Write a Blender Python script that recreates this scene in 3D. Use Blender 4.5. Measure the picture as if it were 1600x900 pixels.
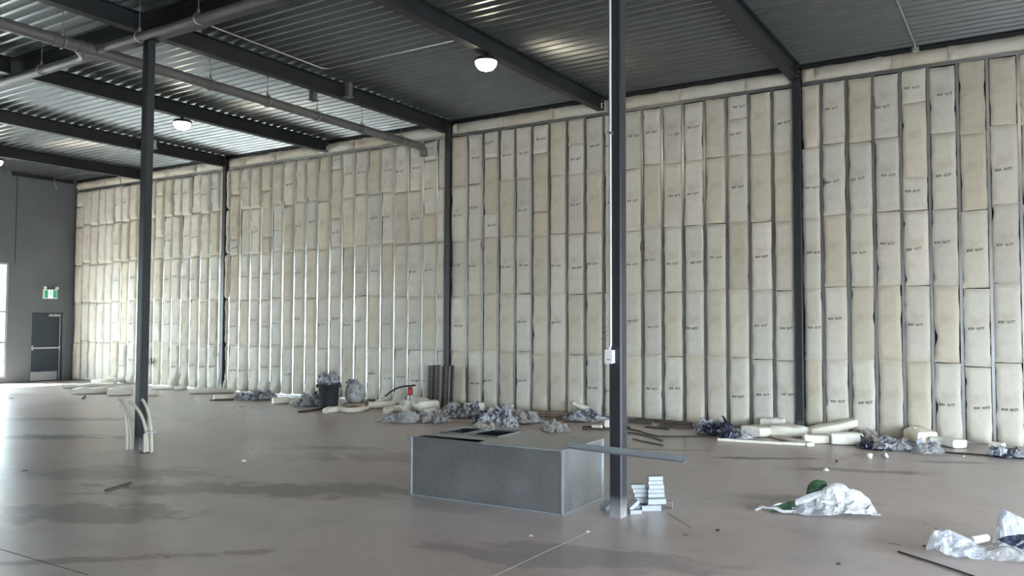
import bpy, math, random
from mathutils import Vector, Matrix, noise as mn
sc = bpy.context.scene
for o in list(bpy.data.objects):
    bpy.data.objects.remove(o)
COL = sc.collection
random.seed(7)

# ------------------------------------------------------------------ camera
CF, YAW, PIT, ROL, CH = 1282.3, math.radians(32.262), math.radians(2.455), math.radians(0.176), 1.799
_c, _s = math.cos(YAW), math.sin(YAW)
_r = Vector((_c, _s, 0)); _f = Vector((-_s, _c, 0)); _u = Vector((0, 0, 1))
FW = _f*math.cos(PIT) + _u*math.sin(PIT)
UP0 = -_f*math.sin(PIT) + _u*math.cos(PIT)
RT = _r*math.cos(ROL) + UP0*math.sin(ROL)
UP = -_r*math.sin(ROL) + UP0*math.cos(ROL)
CAM = Vector((0, 0, CH))
cd = bpy.data.cameras.new('camera'); cam = bpy.data.objects.new('camera', cd); COL.objects.link(cam)
cd.sensor_width = 36; cd.lens = CF/1600*36; cd.clip_end = 500
m = Matrix((RT, UP, -FW)).transposed().to_4x4(); m.translation = CAM
cam.matrix_world = m
sc.camera = cam

# ------------------------------------------------------------------ sky, sun, exposure
w = bpy.data.worlds.new('sky'); sc.world = w; w.use_nodes = True
bg = w.node_tree.nodes['Background']
bg.inputs[0].default_value = (0.78, 0.90, 1.0, 1)
bg.inputs[1].default_value = 20.0
sun = bpy.data.lights.new('sun', 'SUN'); so = bpy.data.objects.new('sun', sun); COL.objects.link(so)
sun.energy = 45; sun.angle = 0.02; sun.color = (1, .96, .9)
so.rotation_euler = Vector((0.50, 0.30, -0.85)).to_track_quat('-Z', 'Y').to_euler()
so.location = (-40, -10, 40)
sc.view_settings.view_transform = 'Standard'
sc.view_settings.look = 'None'
sc.view_settings.gamma = 1
sc.view_settings.use_curve_mapping = False
sc.view_settings.exposure = 0.18
LAMP_STRENGTH = 62

def portal(name, loc, rot, sx, sy):
    l = bpy.data.lights.new(name, 'AREA'); l.shape = 'RECTANGLE'; l.size = sx; l.size_y = sy
    l.cycles.is_portal = True
    o = bpy.data.objects.new(name, l); COL.objects.link(o); o.location = loc; o.rotation_euler = rot

# ------------------------------------------------------------------ dimensions (m)
X0, B = -3.292, 3.693            # first wall column, half bay
YC = 7.086                       # interior column line
YW = 14.32                       # face of the studs
XL = -25.25                      # face of the left wall
XR, YF = 5.5, -7.0               # right and front walls
ZD, ZB = 6.21, 5.93              # deck underside, beam underside
PITCH = 0.4042

def ray(px, py):
    return FW + RT*((px-800)/CF) - UP*((py-450)/CF)
def G(px, py, z=0.0):
    d = ray(px, py); p = CAM + d*((z-CH)/d.z); return Vector((p.x, p.y, z))
def dist(p):
    return (Vector(p)-CAM).dot(FW)

# ------------------------------------------------------------------ mesh builder
class MB:
    def __init__(s): s.v = []; s.f = []; s.mi = []; s.sm = []
    def add(s, vs, fs, mi=0, smooth=False):
        o = len(s.v); s.v += [tuple(v) for v in vs]
        for f in fs:
            s.f.append([i+o for i in f]); s.mi.append(mi); s.sm.append(smooth)
        return s
    def box(s, x0, x1, y0, y1, z0, z1, mi=0, M=None):
        vs = [Vector((x, y, z)) for z in (z0, z1) for y in (y0, y1) for x in (x0, x1)]
        if M is not None: vs = [M @ v for v in vs]
        return s.add(vs, [(0, 2, 3, 1), (4, 5, 7, 6), (0, 1, 5, 4), (2, 6, 7, 3), (0, 4, 6, 2), (1, 3, 7, 5)], mi)
    def tube(s, pts, r, n=8, mi=0, cap=True, smooth=True, hollow=0):
        pts = [Vector(p) for p in pts]; rings = []
        rr = r if isinstance(r, (list, tuple)) else [r]*len(pts)
        pn = None; vs = []
        for i, p in enumerate(pts):
            t = (pts[min(i+1, len(pts)-1)]-pts[max(i-1, 0)]).normalized()
            if pn is None:
                a = Vector((0, 0, 1)) if abs(t.z) < .9 else Vector((1, 0, 0))
                pn = (a - t*a.dot(t)).normalized()
            else:
                pn = (pn - t*pn.dot(t)).normalized()
            b = t.cross(pn)
            for k in range(n):
                a = 2*math.pi*k/n
                vs.append(p + (pn*math.cos(a)+b*math.sin(a))*rr[i])
        fs = []
        for i in range(len(pts)-1):
            for k in range(n):
                k2 = (k+1) % n
                fs.append((i*n+k, i*n+k2, (i+1)*n+k2, (i+1)*n+k))
        s.add(vs, fs, mi, smooth)
        if cap:
            s.add([vs[k] for k in range(n)], [tuple(range(n-1, -1, -1))], mi)
            s.add([vs[(len(pts)-1)*n+k] for k in range(n)], [tuple(range(n))], mi)
        return s
    def lathe(s, prof, n=20, c=(0, 0, 0), mi=0, smooth=True):
        vs = []; fs = []
        for r, z in prof:
            for k in range(n):
                a = 2*math.pi*k/n
                vs.append((c[0]+r*math.cos(a), c[1]+r*math.sin(a), c[2]+z))
        for i in range(len(prof)-1):
            for k in range(n):
                k2 = (k+1) % n
                fs.append((i*n+k, i*n+k2, (i+1)*n+k2, (i+1)*n+k))
        return s.add(vs, fs, mi, smooth)
    def poly(s, pts, mi=0):
        return s.add(pts, [tuple(range(len(pts)))], mi)
    def extrude(s, prof, x0, x1, mi=0, closed=True, axis='x'):
        n = len(prof); vs = []
        for x in (x0, x1):
            for a, b in prof:
                vs.append((x, a, b) if axis == 'x' else ((a, x, b) if axis == 'y' else (a, b, x)))
        fs = [(i, (i+1) % n, n+(i+1) % n, n+i) for i in range(n if closed else n-1)]
        s.add(vs, fs, mi)
        if closed: s.add(vs[:n], [tuple(range(n-1, -1, -1))], mi); s.add(vs[n:], [tuple(range(n))], mi)
        return s
    def mesh(s, name, mats):
        me = bpy.data.meshes.new(name); me.from_pydata(s.v, [], s.f)
        for mt in (mats if isinstance(mats, (list, tuple)) else [mats]): me.materials.append(mt)
        me.polygons.foreach_set('material_index', s.mi); me.polygons.foreach_set('use_smooth', s.sm)
        me.update(); return me
    def build(s, name, mats, parent=None, **props):
        return link(name, s.mesh(name, mats), parent, **props)

def link(name, me, parent=None, loc=None, rz=None, **props):
    o = bpy.data.objects.new(name, me); COL.objects.link(o)
    if parent: o.parent = parent
    if loc is not None: o.location = loc
    if rz is not None: o.rotation_euler = (0, 0, rz)
    for k, v in props.items(): o[k] = v
    return o
def thing(name, label, cat, loc=(0, 0, 0), rz=0, group=None, rot=None):
    o = bpy.data.objects.new(name, None); COL.objects.link(o); o.empty_display_size = .1
    o.location = loc; o.rotation_euler = rot if rot else (0, 0, rz); o['label'] = label; o['category'] = cat
    if group: o['group'] = group
    return o
def tag(o, label, cat, group=None):
    o['label'] = label; o['category'] = cat
    if group: o['group'] = group
    return o
def copy_tree(o, parent=None):
    c = o.copy(); COL.objects.link(c)
    if parent: c.parent = parent
    for ch in list(o.children): copy_tree(ch, c)
    return c

# ------------------------------------------------------------------ materials
class NT:
    def __init__(s, name):
        s.m = bpy.data.materials.new(name); s.m.use_nodes = True; s.t = s.m.node_tree; s.n = s.t.nodes
        s.b = s.n['Principled BSDF']; s.out = s.n['Material Output']
    def new(s, typ, **kw):
        n = s.n.new(typ)
        for k, v in kw.items(): setattr(n, k, v)
        return n
    def l(s, a, b): s.t.links.new(a, b)
    def val(s, k, v): s.b.inputs[k].default_value = v
    def coord(s, out='Object', scale=None):
        c = s.new('ShaderNodeTexCoord')
        if scale is None: return c.outputs[out]
        mp = s.new('ShaderNodeMapping'); mp.inputs['Scale'].default_value = scale
        s.l(c.outputs[out], mp.inputs[0]); return mp.outputs[0]
    def noise(s, vec, scale, detail=3, rough=.5, dist=0):
        n = s.new('ShaderNodeTexNoise'); n.inputs['Scale'].default_value = scale
        n.inputs['Detail'].default_value = detail; n.inputs['Roughness'].default_value = rough
        n.inputs['Distortion'].default_value = dist
        if vec is not None: s.l(vec, n.inputs['Vector'])
        return n.outputs[0]
    def ramp(s, fac, stops):
        r = s.new('ShaderNodeValToRGB'); e = r.color_ramp.elements
        while len(e) < len(stops): e.new(.5)
        for el, (p, c) in zip(e, stops):
            el.position = p; el.color = c if len(c) == 4 else (*c, 1)
        s.l(fac, r.inputs[0]); return r.outputs[0]
    def math(s, op, a, b=None, clamp=False):
        n = s.new('ShaderNodeMath', operation=op); n.use_clamp = clamp
        for i, x in enumerate((a, b)):
            if x is None: continue
            if isinstance(x, (int, float)): n.inputs[i].default_value = x
            else: s.l(x, n.inputs[i])
        return n.outputs[0]
    def mix(s, fac, a, b, mode='MIX'):
        n = s.new('ShaderNodeMix', data_type='RGBA', blend_type=mode)
        for i, x in ((0, fac), (6, a), (7, b)):
            if isinstance(x, (int, float)): n.inputs[i].default_value = x
            elif isinstance(x, tuple): n.inputs[i].default_value = x if len(x) == 4 else (*x, 1)
            else: s.l(x, n.inputs[i])
        return n.outputs[2]
    def bump(s, h, strength=.3, dist=.01):
        b = s.new('ShaderNodeBump'); b.inputs['Strength'].default_value = strength; b.inputs['Distance'].default_value = dist
        s.l(h, b.inputs['Height']); s.l(b.outputs[0], s.b.inputs['Normal'])

def simple(name, col, rough=.5, metal=0, var=.12, scale=6, bump=0, spec=.5, alpha=1):
    t = NT(name)
    v = t.coord()
    n = t.noise(v, scale, 4)
    c0 = tuple(max(0, x*(1-var)) for x in col); c1 = tuple(min(1, x*(1+var)) for x in col)
    t.l(t.ramp(n, [(.3, c0), (.7, c1)]), t.b.inputs['Base Color'])
    t.val('Roughness', rough); t.val('Metallic', metal); t.val('Specular IOR Level', spec)
    if bump: t.bump(t.noise(v, scale*6, 3), bump, .01)
    if alpha < 1: t.val('Alpha', alpha)
    return t.m

M = {}
# insulation batts: object colour x soft blotches
t = NT('glass_fibre'); v = t.coord('Object')
oi = t.new('ShaderNodeObjectInfo')
n1 = t.noise(v, 2.2, 4, .55, .4); n2 = t.noise(v, 14, 3)
c = t.mix(1.0, oi.outputs['Color'], t.ramp(n1, [(.30, (.84, .81, .76)), (.5, (1, .985, .96)), (.72, (1, 1, 1))]), 'MULTIPLY')
c = t.mix(.35, c, t.ramp(n2, [(.3, (.86, .84, .8)), (.6, (1, 1, 1))]), 'MULTIPLY')
t.l(c, t.b.inputs['Base Color']); t.val('Roughness', .95); t.val('Specular IOR Level', .1)
t.bump(t.noise(v, 9, 5, .6, .6), .35, .02)
M['batt'] = t.m
M['ink'] = simple('printed_ink', (.14, .135, .13), .8)
# galvanised steel
def galv(name, col, rough, metal=.85, sc_=40):
    t = NT(name); v = t.coord()
    vo = t.new('ShaderNodeTexVoronoi'); vo.inputs['Scale'].default_value = sc_; t.l(v, vo.inputs['Vector'])
    n = t.noise(v, 2.5, 4)
    c = t.mix(.10, col, t.ramp(vo.outputs['Color'], [(.2, (.25, .25, .25)), (.8, (.8, .8, .8))]), 'OVERLAY')
    c = t.mix(.5, c, t.ramp(n, [(.3, (.78, .79, .8)), (.7, (1, 1, 1))]), 'MULTIPLY')
    t.l(c, t.b.inputs['Base Color']); t.val('Metallic', metal)
    t.l(t.ramp(n, [(.3, (rough-.06,)*3), (.7, (rough+.08,)*3)]), t.b.inputs['Roughness'])
    return t.m
M['galv'] = galv('galvanised_steel', (.62, .64, .66), .38)
M['stud'] = galv('galvanised_stud', (.55, .56, .56), .33, .95)
M['duct'] = galv('galvanised_duct', (.50, .53, .545), .34, .9, 30)
M['deck'] = simple('galvanised_deck', (.215, .23, .232), .36, .8, .10, 1.5)
M['channel'] = galv('bright_galvanised', (.36, .39, .41), .5, .45)
M['brown_steel'] = simple('dull_brown_steel', (.16, .14, .125), .55, .5, .3, 8)
M['beam'] = simple('charcoal_primer', (.014, .016, .018), .5, 0, .25, 3)
# column: charcoal paint, paler grey towards the foot
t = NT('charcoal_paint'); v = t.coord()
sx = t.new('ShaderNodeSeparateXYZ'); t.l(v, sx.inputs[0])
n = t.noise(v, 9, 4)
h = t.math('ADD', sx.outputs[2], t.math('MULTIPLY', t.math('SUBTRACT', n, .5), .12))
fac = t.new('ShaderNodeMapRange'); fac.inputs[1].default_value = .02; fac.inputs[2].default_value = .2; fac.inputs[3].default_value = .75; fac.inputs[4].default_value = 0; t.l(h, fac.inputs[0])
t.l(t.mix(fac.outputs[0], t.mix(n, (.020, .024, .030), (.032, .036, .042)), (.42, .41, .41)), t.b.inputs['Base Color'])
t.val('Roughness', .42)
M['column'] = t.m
M['pipe'] = simple('grey_pipe_paint', (.13, .127, .122), .45, 0, .15, 4)
M['emt'] = galv('conduit_steel', (.6, .6, .58), .35)
M['rod'] = simple('threaded_rod', (.3, .3, .3), .4, .7)
M['dark_metal'] = simple('dark_metal', (.03, .03, .03), .4, .4)
M['brown_rod'] = simple('brown_rod', (.07, .055, .045), .6, .2, .3, 9)
M['pvc'] = simple('cream_pvc', (.72, .68, .58), .4, 0, .08)
M['pvc_dark'] = simple('pipe_mouth', (.04, .04, .04), .7)
M['white_plastic'] = simple('white_plastic', (.82, .82, .82), .35, 0, .04)
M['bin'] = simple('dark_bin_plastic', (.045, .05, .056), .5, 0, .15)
M['red'] = simple('red_paint', (.42, .03, .025), .4)
M['wood'] = simple('weathered_wood', (.16, .12, .09), .8, 0, .4, 12)
M['cardboard'] = simple('cardboard', (.42, .33, .24), .85, 0, .2)
M['dark_wall'] = simple('dark_grey_wall_paint', (.125, .14, .148), .45, 0, .1, 1.2, .1)
M['door'] = simple('blue_black_door_paint', (.022, .035, .05), .35, 0, .15)
M['frame'] = simple('grey_frame_paint', (.14, .15, .16), .45)
M['steel_plate'] = galv('brushed_plate', (.45, .46, .47), .4)
M['sheath'] = simple('dark_sheathing', (.035, .033, .03), .9, 0, .3)
M['outer'] = simple('plain_wall', (.13, .13, .135), .8)
M['roof'] = simple('roof_board', (.2, .2, .2), .9)
M['alu'] = galv('window_aluminium', (.5, .52, .54), .4)
M['asphalt'] = simple('pale_pavement', (.38, .37, .36), .9, 0, .2, .5)
M['hedge'] = simple('autumn_hedge', (.35, .28, .08), .9, 0, .5, 3)
M['green_bag'] = simple('dark_green_plastic', (.03, .075, .035), .4, 0, .2)
def film(name, stops, scale, rough=.22, alpha=.85, dist=1.0):
    t = NT(name); v = t.coord('Object'); n = t.noise(v, scale, 4, .6, dist)
    t.l(t.ramp(n, stops), t.b.inputs['Base Color']); t.val('Roughness', rough); t.val('Alpha', alpha)
    t.bump(t.noise(v, 22, 4, .6, 1.5), .8, .02)
    return t.m
M['film_mixed'] = film('printed_clear_film', [(.34, (.012, .014, .03)), (.42, (.20, .21, .26)), (.50, (.36, .37, .41)), (.56, (.55, .56, .58)), (.64, (.82, .83, .84))], 10, .15)  # dark print, with white highlights mixed into the film colour
M['film_clear'] = film('clear_film', [(.3, (.42, .42, .42)), (.6, (.68, .68, .68))], 4, .18, .55)
M['film_navy'] = film('navy_bag_film', [(.40, (.012, .016, .04)), (.56, (.05, .06, .11)), (.64, (.45, .47, .52))], 9, .15, .95)
M['film_black'] = film('black_bag_film', [(.3, (.008, .008, .01)), (.75, (.03, .03, .035))], 4, .25, 1)
M['film_tan'] = film('tan_film', [(.3, (.34, .30, .26)), (.7, (.62, .58, .53))], 4, .3, .8)
M['film_white'] = film('white_bag_film', [(.25, (.56, .56, .56)), (.7, (.74, .74, .74))], 3, .28, .97, .4)
M['film_pale'] = film('pale_wrap_film', [(.3, (.42, .45, .51)), (.7, (.68, .70, .74))], 5, .12, .72)
M['film_spot'] = film('spotted_wrap', [(.33, (.03, .03, .035)), (.40, (.34, .35, .36)), (.7, (.62, .62, .62))], 9, .3, .95, .2)
# window glass
t = NT('window_glass'); tr = t.new('ShaderNodeBsdfTransparent'); gl = t.new('ShaderNodeBsdfGlossy'); gl.inputs['Roughness'].default_value = .02
fr = t.new('ShaderNodeLayerWeight'); mx = t.new('ShaderNodeMixShader'); tr.inputs[0].default_value = (.93, .96, .95, 1)
t.l(t.math('MULTIPLY', t.math('ADD', t.math('MULTIPLY', t.math('POWER', fr.outputs['Facing'], 5.0), .45), .03), t.ramp(t.noise(t.coord(), .3), [(.4, (.8,)*3), (.6, (1,)*3)])), mx.inputs[0]); t.l(tr.outputs[0], mx.inputs[1]); t.l(gl.outputs[0], mx.inputs[2]); t.l(mx.outputs[0], t.out.inputs[0])
M['glass'] = t.m
def emit(name, col, s, base=(.8, .8, .8)):
    t = NT(name); t.val('Base Color', (*base, 1))
    n = t.noise(t.coord(), 3, 2)
    t.l(t.mix(.05, (*col, 1), t.ramp(n, [(0, (.9, .9, .9)), (1, (1, 1, 1))]), 'MULTIPLY'), t.b.inputs['Emission Color']); t.val('Emission Strength', s)
    return t.m
M['lamp'] = emit('lamp_globe', (1, .86, .66), LAMP_STRENGTH)
M['exit_green'] = emit('backlit_green', (.05, .42, .20), .35, (.03, .3, .15))
M['exit_white'] = emit('backlit_white', (.8, 1, .9), .9, (.8, .9, .85))

# concrete floor
t = NT('polished_concrete'); v = t.coord('Object')
n1 = t.noise(v, .30, 3, .5, .2); n2 = t.noise(t.coord('Object', (.75, 1.3, 1)), .8, 4, .55, .5); n3 = t.noise(v, 16, 3)
c = t.ramp(n1, [(.30, (.50, .405, .375)), (.5, (.53, .45, .42)), (.70, (.525, .485, .475))])
c = t.mix(.6, c, t.ramp(n2, [(.30, (.60, .565, .545)), (.44, (.88, .86, .85)), (.58, (1, 1, 1)), (.8, (1.0, .95, .93))]), 'MULTIPLY')
c = t.mix(.25, c, t.ramp(n3, [(.3, (.88, .88, .88)), (.7, (1, 1, 1))]), 'MULTIPLY')
SN = t.noise(t.coord('Object', (.8, 1.3, 1)), 2.2, 6, .62, .6)
n4 = t.noise(v, 3.2, 5, .6, .4)
c = t.mix(.45, c, t.ramp(n4, [(.32, (.80, .78, .77)), (.5, (1, 1, 1)), (.7, (1.04, 1.03, 1.02))]), 'MULTIPLY')
def stain(c, cx, cy, rx, ry, rz, col, amt, ns=2.0):
    mp = t.new('ShaderNodeMapping', vector_type='TEXTURE'); mp.inputs['Location'].default_value = (cx, cy, 0)
    mp.inputs['Rotation'].default_value = (0, 0, rz); mp.inputs['Scale'].default_value = (rx, ry, 1)
    t.l(v, mp.inputs[0])
    ln = t.new('ShaderNodeVectorMath', operation='LENGTH'); t.l(mp.outputs[0], ln.inputs[0])
    nz = SN
    d = t.math('ADD', ln.outputs['Value'], t.math('MULTIPLY', t.math('SUBTRACT', nz, .5), 3.0))
    r = t.new('ShaderNodeMapRange', interpolation_type='SMOOTHSTEP'); r.inputs[1].default_value = .55; r.inputs[2].default_value = 1.1; r.inputs[3].default_value = amt; r.inputs[4].default_value = 0
    t.l(d, r.inputs[0]); return t.mix(r.outputs[0], c, col)
STAINS = [(450, 765, 2.3, .42, .55, (0.109, 0.096, 0.087), .7), (150, 800, 1.0, .5, .55, (0.098, 0.092, 0.092), .6), (180, 740, 1.3, .5, .55, (0.125, 0.120, 0.120), .45),
          (70, 683, 1.6, .28, .55, (0.082, 0.087, 0.098), .75), (80, 655, 2.4, .3, .55, (0.092, 0.098, 0.109), .6), (130, 875, 1.5, .1, .75, (0.131, 0.092, 0.082), .6),
          (1180, 716, .9, .10, .50, (0.076, 0.060, 0.053), .9), (1330, 735, .9, .14, .35, (0.098, 0.076, 0.068), .7), (1050, 703, .6, .07, .40, (0.098, 0.076, 0.065), .8), (1480, 722, .5, .10, .4, (0.092, 0.065, 0.060), .7),
          (640, 715, 1.5, .5, .5, (0.163, 0.142, 0.125), .5), (1250, 780, .9, .22, .4, (0.142, 0.120, 0.114), .5), (510, 700, 1.0, .25, .5, (0.142, 0.125, 0.109), .5), (900, 870, 1.2, .4, .4, (0.184, 0.163, 0.158), .5)]
for px, py, rx, ry, rz, col, a in STAINS:
    p = G(px, py); c = stain(c, p.x, p.y, rx, ry, rz, col, a)
t.l(c, t.b.inputs['Base Color'])
t.l(t.ramp(n2, [(.3, (.27,)*3), (.55, (.36,)*3), (.8, (.42,)*3)]), t.b.inputs['Roughness'])
t.val('Specular IOR Level', .5)
t.bump(t.noise(v, 1.6, 2, .5), .03, .02)
M['floor'] = t.m
M['joint'] = simple('joint_filler', (.42, .39, .37), .7)
M['joint_dark'] = simple('dark_saw_cut', (.09, .08, .075), .8)

# ------------------------------------------------------------------ shell
fl = MB().box(XL-.3, XR+.3, YF-.3, YW+.4, -.25, 0).build('floor', M['floor'], kind='structure')
def strip(p, q, wd, mat, name='joint'):
    p, q = Vector(p), Vector(q); d = (q-p); L = d.length; a = math.atan2(d.y, d.x)
    b = MB().box(0, L, -wd/2, wd/2, -.01, .0012)
    o = b.build(name, mat, fl); o.location = (p.x, p.y, 0); o.rotation_euler = (0, 0, a); return o
strip((X0+.02, YF, 0), (X0+.02, 6.55, 0), .010, M['joint'])
strip((X0-2*B, 3.42, 0), (-5.7, 3.40, 0), .008, M['joint_dark'])
strip(G(1043, 802), G(1080, 825), .008, M['joint_dark'])

# back wall: sheathing behind, studs, tracks and batts as its parts
wb = MB().box(XL-.3, XR+.3, YW+.16, YW+.34, 0, 6.6).build('wall_back', M['sheath'], kind='structure')
sm = MB().box(-.0205, .0205, 0, .002, 0, 1).box(-.0205, -.0185, .002, .15, 0, 1).box(-.0205, .0205, .148, .15, 0, 1).box(.0185, .0205, .002, .014, 0, 1).mesh('stud', M['stud'])
ZT = 5.85
wall_cols = [X0+2*B, X0, X0-2*B, X0-4*B]
stud_x = []
k = -18
while True:
    x = -.08-.000-PITCH*k; k += 1
    if x < XL+.04: break
    if any(abs(x-c) < .12 for c in wall_cols): continue
    if x > 5.5: continue
    stud_x.append(x)
    s = link('stud', sm, wb, (x, YW, .003)); s.scale = (1, 1, ZT)
tm = MB().box(0, 1, 0, .002, 0, .055).box(0, 1, 0, .155, .053, .055).mesh('track', M['stud'])
tb = MB().box(0, 1, 0, .002, 0, .045).box(0, 1, 0, .155, 0, .002).mesh('base_track', M['stud'])
edges = sorted([5.6] + [c for c in wall_cols if c < 5.6] + [XL])
for a, b in zip(edges[:-1], edges[1:]):
    for nm, me, z in (('track', tm, ZT), ('base_track', tb, 0.001)):
        o = link(nm, me, wb, (a+.08, YW-.004, z)); o.scale = (b-a-.16, 1, 1)
    o = MB().box(0, 1, -.01, .0, 0, .075).box(0, 1, -.09, 0, .065, .075).build('deck_angle', M['beam'], wb, loc=(a+.08, YW+.02, 6.135)); o.scale = (b-a-.16, 1, 1)

fc = bpy.data.curves.new('print', 'FONT'); fc.body = 'R20  QCT'; fc.size = .050; fc.align_x = 'CENTER'; fc.offset = .0026; fc.resolution_u = 1
fo = bpy.data.objects.new('print', fc); COL.objects.link(fo)
bpy.context.view_layer.update()
tmesh = fo.evaluated_get(bpy.context.evaluated_depsgraph_get()).to_mesh()
TXV = [v.co.copy() for v in tmesh.vertices]; TXF = [list(p.vertices) for p in tmesh.polygons]
fo.evaluated_get(bpy.context.evaluated_depsgraph_get()).to_mesh_clear()
bpy.data.objects.remove(fo)

def batt_mesh(mb, x0, z0, wd, ht, seed, puff, wob, rough, pr=None, tilt=0, slump=0):
    so_ = Vector((seed*7.13, seed*3.7, seed*1.9))
    nx, nz = 7, max(5, int(ht/.055))
    rn = random.Random(seed); nt = [(rn.uniform(.02, ht-.02), rn.uniform(.006, .022), rn.uniform(.02, .10), rn.choice((-1, -1, 1))) for _ in range(rn.choice((0, 1, 2, 3)))]
    def surf(u, v_):                       # u in -1..1, v_ in 0..1 -> x, y, z
        zz = v_*ht
        e = wob*mn.noise(Vector((u*.4, zz*4.2, 0))+so_) + .5*wob*mn.noise(Vector((u*.6, zz*11, 5))+so_)
        x = u*wd/2 + e*(abs(u)**2) * (1 if u < 0 else 1) - wob*.6*abs(u)*u*max(0, mn.noise(Vector((u, zz*2.3, 9))+so_))
        for zc, am, wi, sd in nt:
            if u*sd > 0: x -= sd*am*abs(u)**3*math.exp(-((zz-zc)/wi)**2)
        cu = 1-abs(u)**4; cv = 1-abs(2*v_-1)**12
        y = -(-.016 + puff*(max(cu, 0)**.38)*(max(cv, 0)**.4))
        if slump: y -= slump*math.exp(-((zz-.12-.05*u*mn.noise(so_))/.15)**2)*max(cu, 0)**.5*(1 if zz > .04 else .5)
        a = mn.noise(Vector((x*3.2, zz*2.6, 3))+so_); b = abs(mn.noise(Vector((x*4+zz*2, zz*6.0-x*3, 7))+so_))
        y -= rough*(a*.55 + (b-.2)*.75)*(.35+.65*max(cu, 0))
        z = zz + .006*mn.noise(Vector((x*6, v_*3, 2))+so_)
        return Vector((x, y, z + tilt*x))
    vs = []; fs = []
    for j in range(nz+1):
        for i in range(nx+1):
            uu = -1+2*i/nx; uu = math.copysign(abs(uu)**.75, uu)
            vv = j/nz; vv = .5+.5*math.copysign(abs(2*vv-1)**.8, 2*vv-1)
            p = surf(uu, vv); vs.append((x0+p.x, p.y, z0+p.z))
    W = nx+1
    for j in range(nz):
        for i in range(nx):
            a = j*W+i; fs.append((a, a+1, a+1+W, a+W))
    mb.add(vs, fs, 0, True)
    ring = [i for i in range(W)] + [j*W+nx for j in range(1, nz+1)] + [nz*W+i for i in range(nx-1, -1, -1)] + [j*W for j in range(nz-1, 0, -1)]
    n = len(ring); rv = [vs[i] for i in ring]; bv = [(a, .10, c) for a, b, c in rv]
    mb.add(rv+bv, [(i, n+i, n+(i+1) % n, (i+1) % n) for i in range(n)], 0, False)
    if pr:
        px_, pz_, ang, sc_ = pr; ca, sa = math.cos(ang), math.sin(ang); tv = []
        for q in TXV:
            X = px_ + (q.x*ca - q.y*sa)*sc_; Z = pz_ + (q.x*sa+q.y*ca)*sc_
            u = max(-1, min(1, X/(wd/2))); p = surf(u, max(0, min(1, Z/ht)))
            tv.append((x0+X, p.y-.005, z0+Z))
        mb.add(tv, TXF, 1, False)

# bays between studs / columns
stops = sorted(stud_x + [c for c in wall_cols], reverse=True)
rng = random.Random(3)
leftover = MB(); count = 0; nb = 0
WHITE = [(.76, .735, .655), (.735, .715, .64), (.775, .745, .67), (.725, .71, .65)]
TAN = [(.72, .675, .57), (.695, .65, .55), (.73, .69, .60), (.69, .645, .545), (.735, .68, .57)]
for i in range(len(stops)-1):
    xr, xl = stops[i], stops[i+1]
    hr = .07 if any(abs(xr-c) < .01 for c in wall_cols) else .0205
    hl = .07 if any(abs(xl-c) < .01 for c in wall_cols) else .0205
    a, b = xl+hl, xr-hr
    if b-a < .06: continue
    if i == len(stops)-2: pass
    far = max(0, min(1, (-10-a)/10))
    z = .012; r = 0
    jit = rng.uniform(-.035, .035)
    while z < ZT-.02:
        ht = 1.19 + rng.uniform(-.008, .008) + (jit if r == 0 else 0)
        if rng.random() < .03 + .06*(far > 0) and r >= 3: ht *= rng.uniform(.35, .6)
        top = min(z+ht, ZT-.004)
        if ZT-top < .12: top = ZT-.004
        printed = rng.random() < (.66 - .12*(r == 4))
        nb += 1
        over = rng.choice([0, .014, .024, .034, .04]) if far > .02 and r >= 2 else rng.choice([-.004, .006, .018, .03]) if far > .05 else rng.choice([-.006, 0, 0, .004])
        wd = (b-a) - .010 + over
        puff = (.030 if over <= .008 else .050) + rng.uniform(-.008, .012 + .02*far)
        rough = rng.choice([.018, .024, .034]) + .020*(r == 0) + .014*(r == 4) + .016*far
        wob = .013 + .022*far*(1 if r >= 2 else .55) + (.01 if rng.random() < .25 else 0)
        pr = None
        if printed and wd > .25:
            pr = (rng.uniform(-.05, .05), (top-z)*rng.choice([.42, .45, .47, .5, .55]), rng.uniform(-.04, .12), 1.0)
        seen = b < 0.1 and a > -24.1
        mb = MB() if seen and count < 300 else leftover
        if mb is leftover:
            batt_mesh(mb, (a+b)/2, z, wd, top-z-.006, nb, puff, wob, rough, None)
            dy = None
        else:
            batt_mesh(mb, 0, 0, wd, top-z-rng.choice((-.004, .0, .004, .010)), nb, puff, wob, rough, pr, rng.uniform(-.035, .035), rng.choice((0, .03, .05, .07)) if r == 0 else 0)
            o = mb.build('batt', [M['batt'], M['ink']], wb, loc=((a+b)/2+rng.uniform(-.004, .004), YW, z))
            base = rng.choice(WHITE if printed else TAN); g = rng.uniform(.77, .88)
            o.color = (*[min(.9, q*g) for q in base], 1); count += 1
        z = top + .002; r += 1
lo = leftover.build('batt_run', [M['batt'], M['ink']], wb, kind='stuff', loc=(0, YW, 0)); lo.color = (.64, .62, .56, 1)
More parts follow.
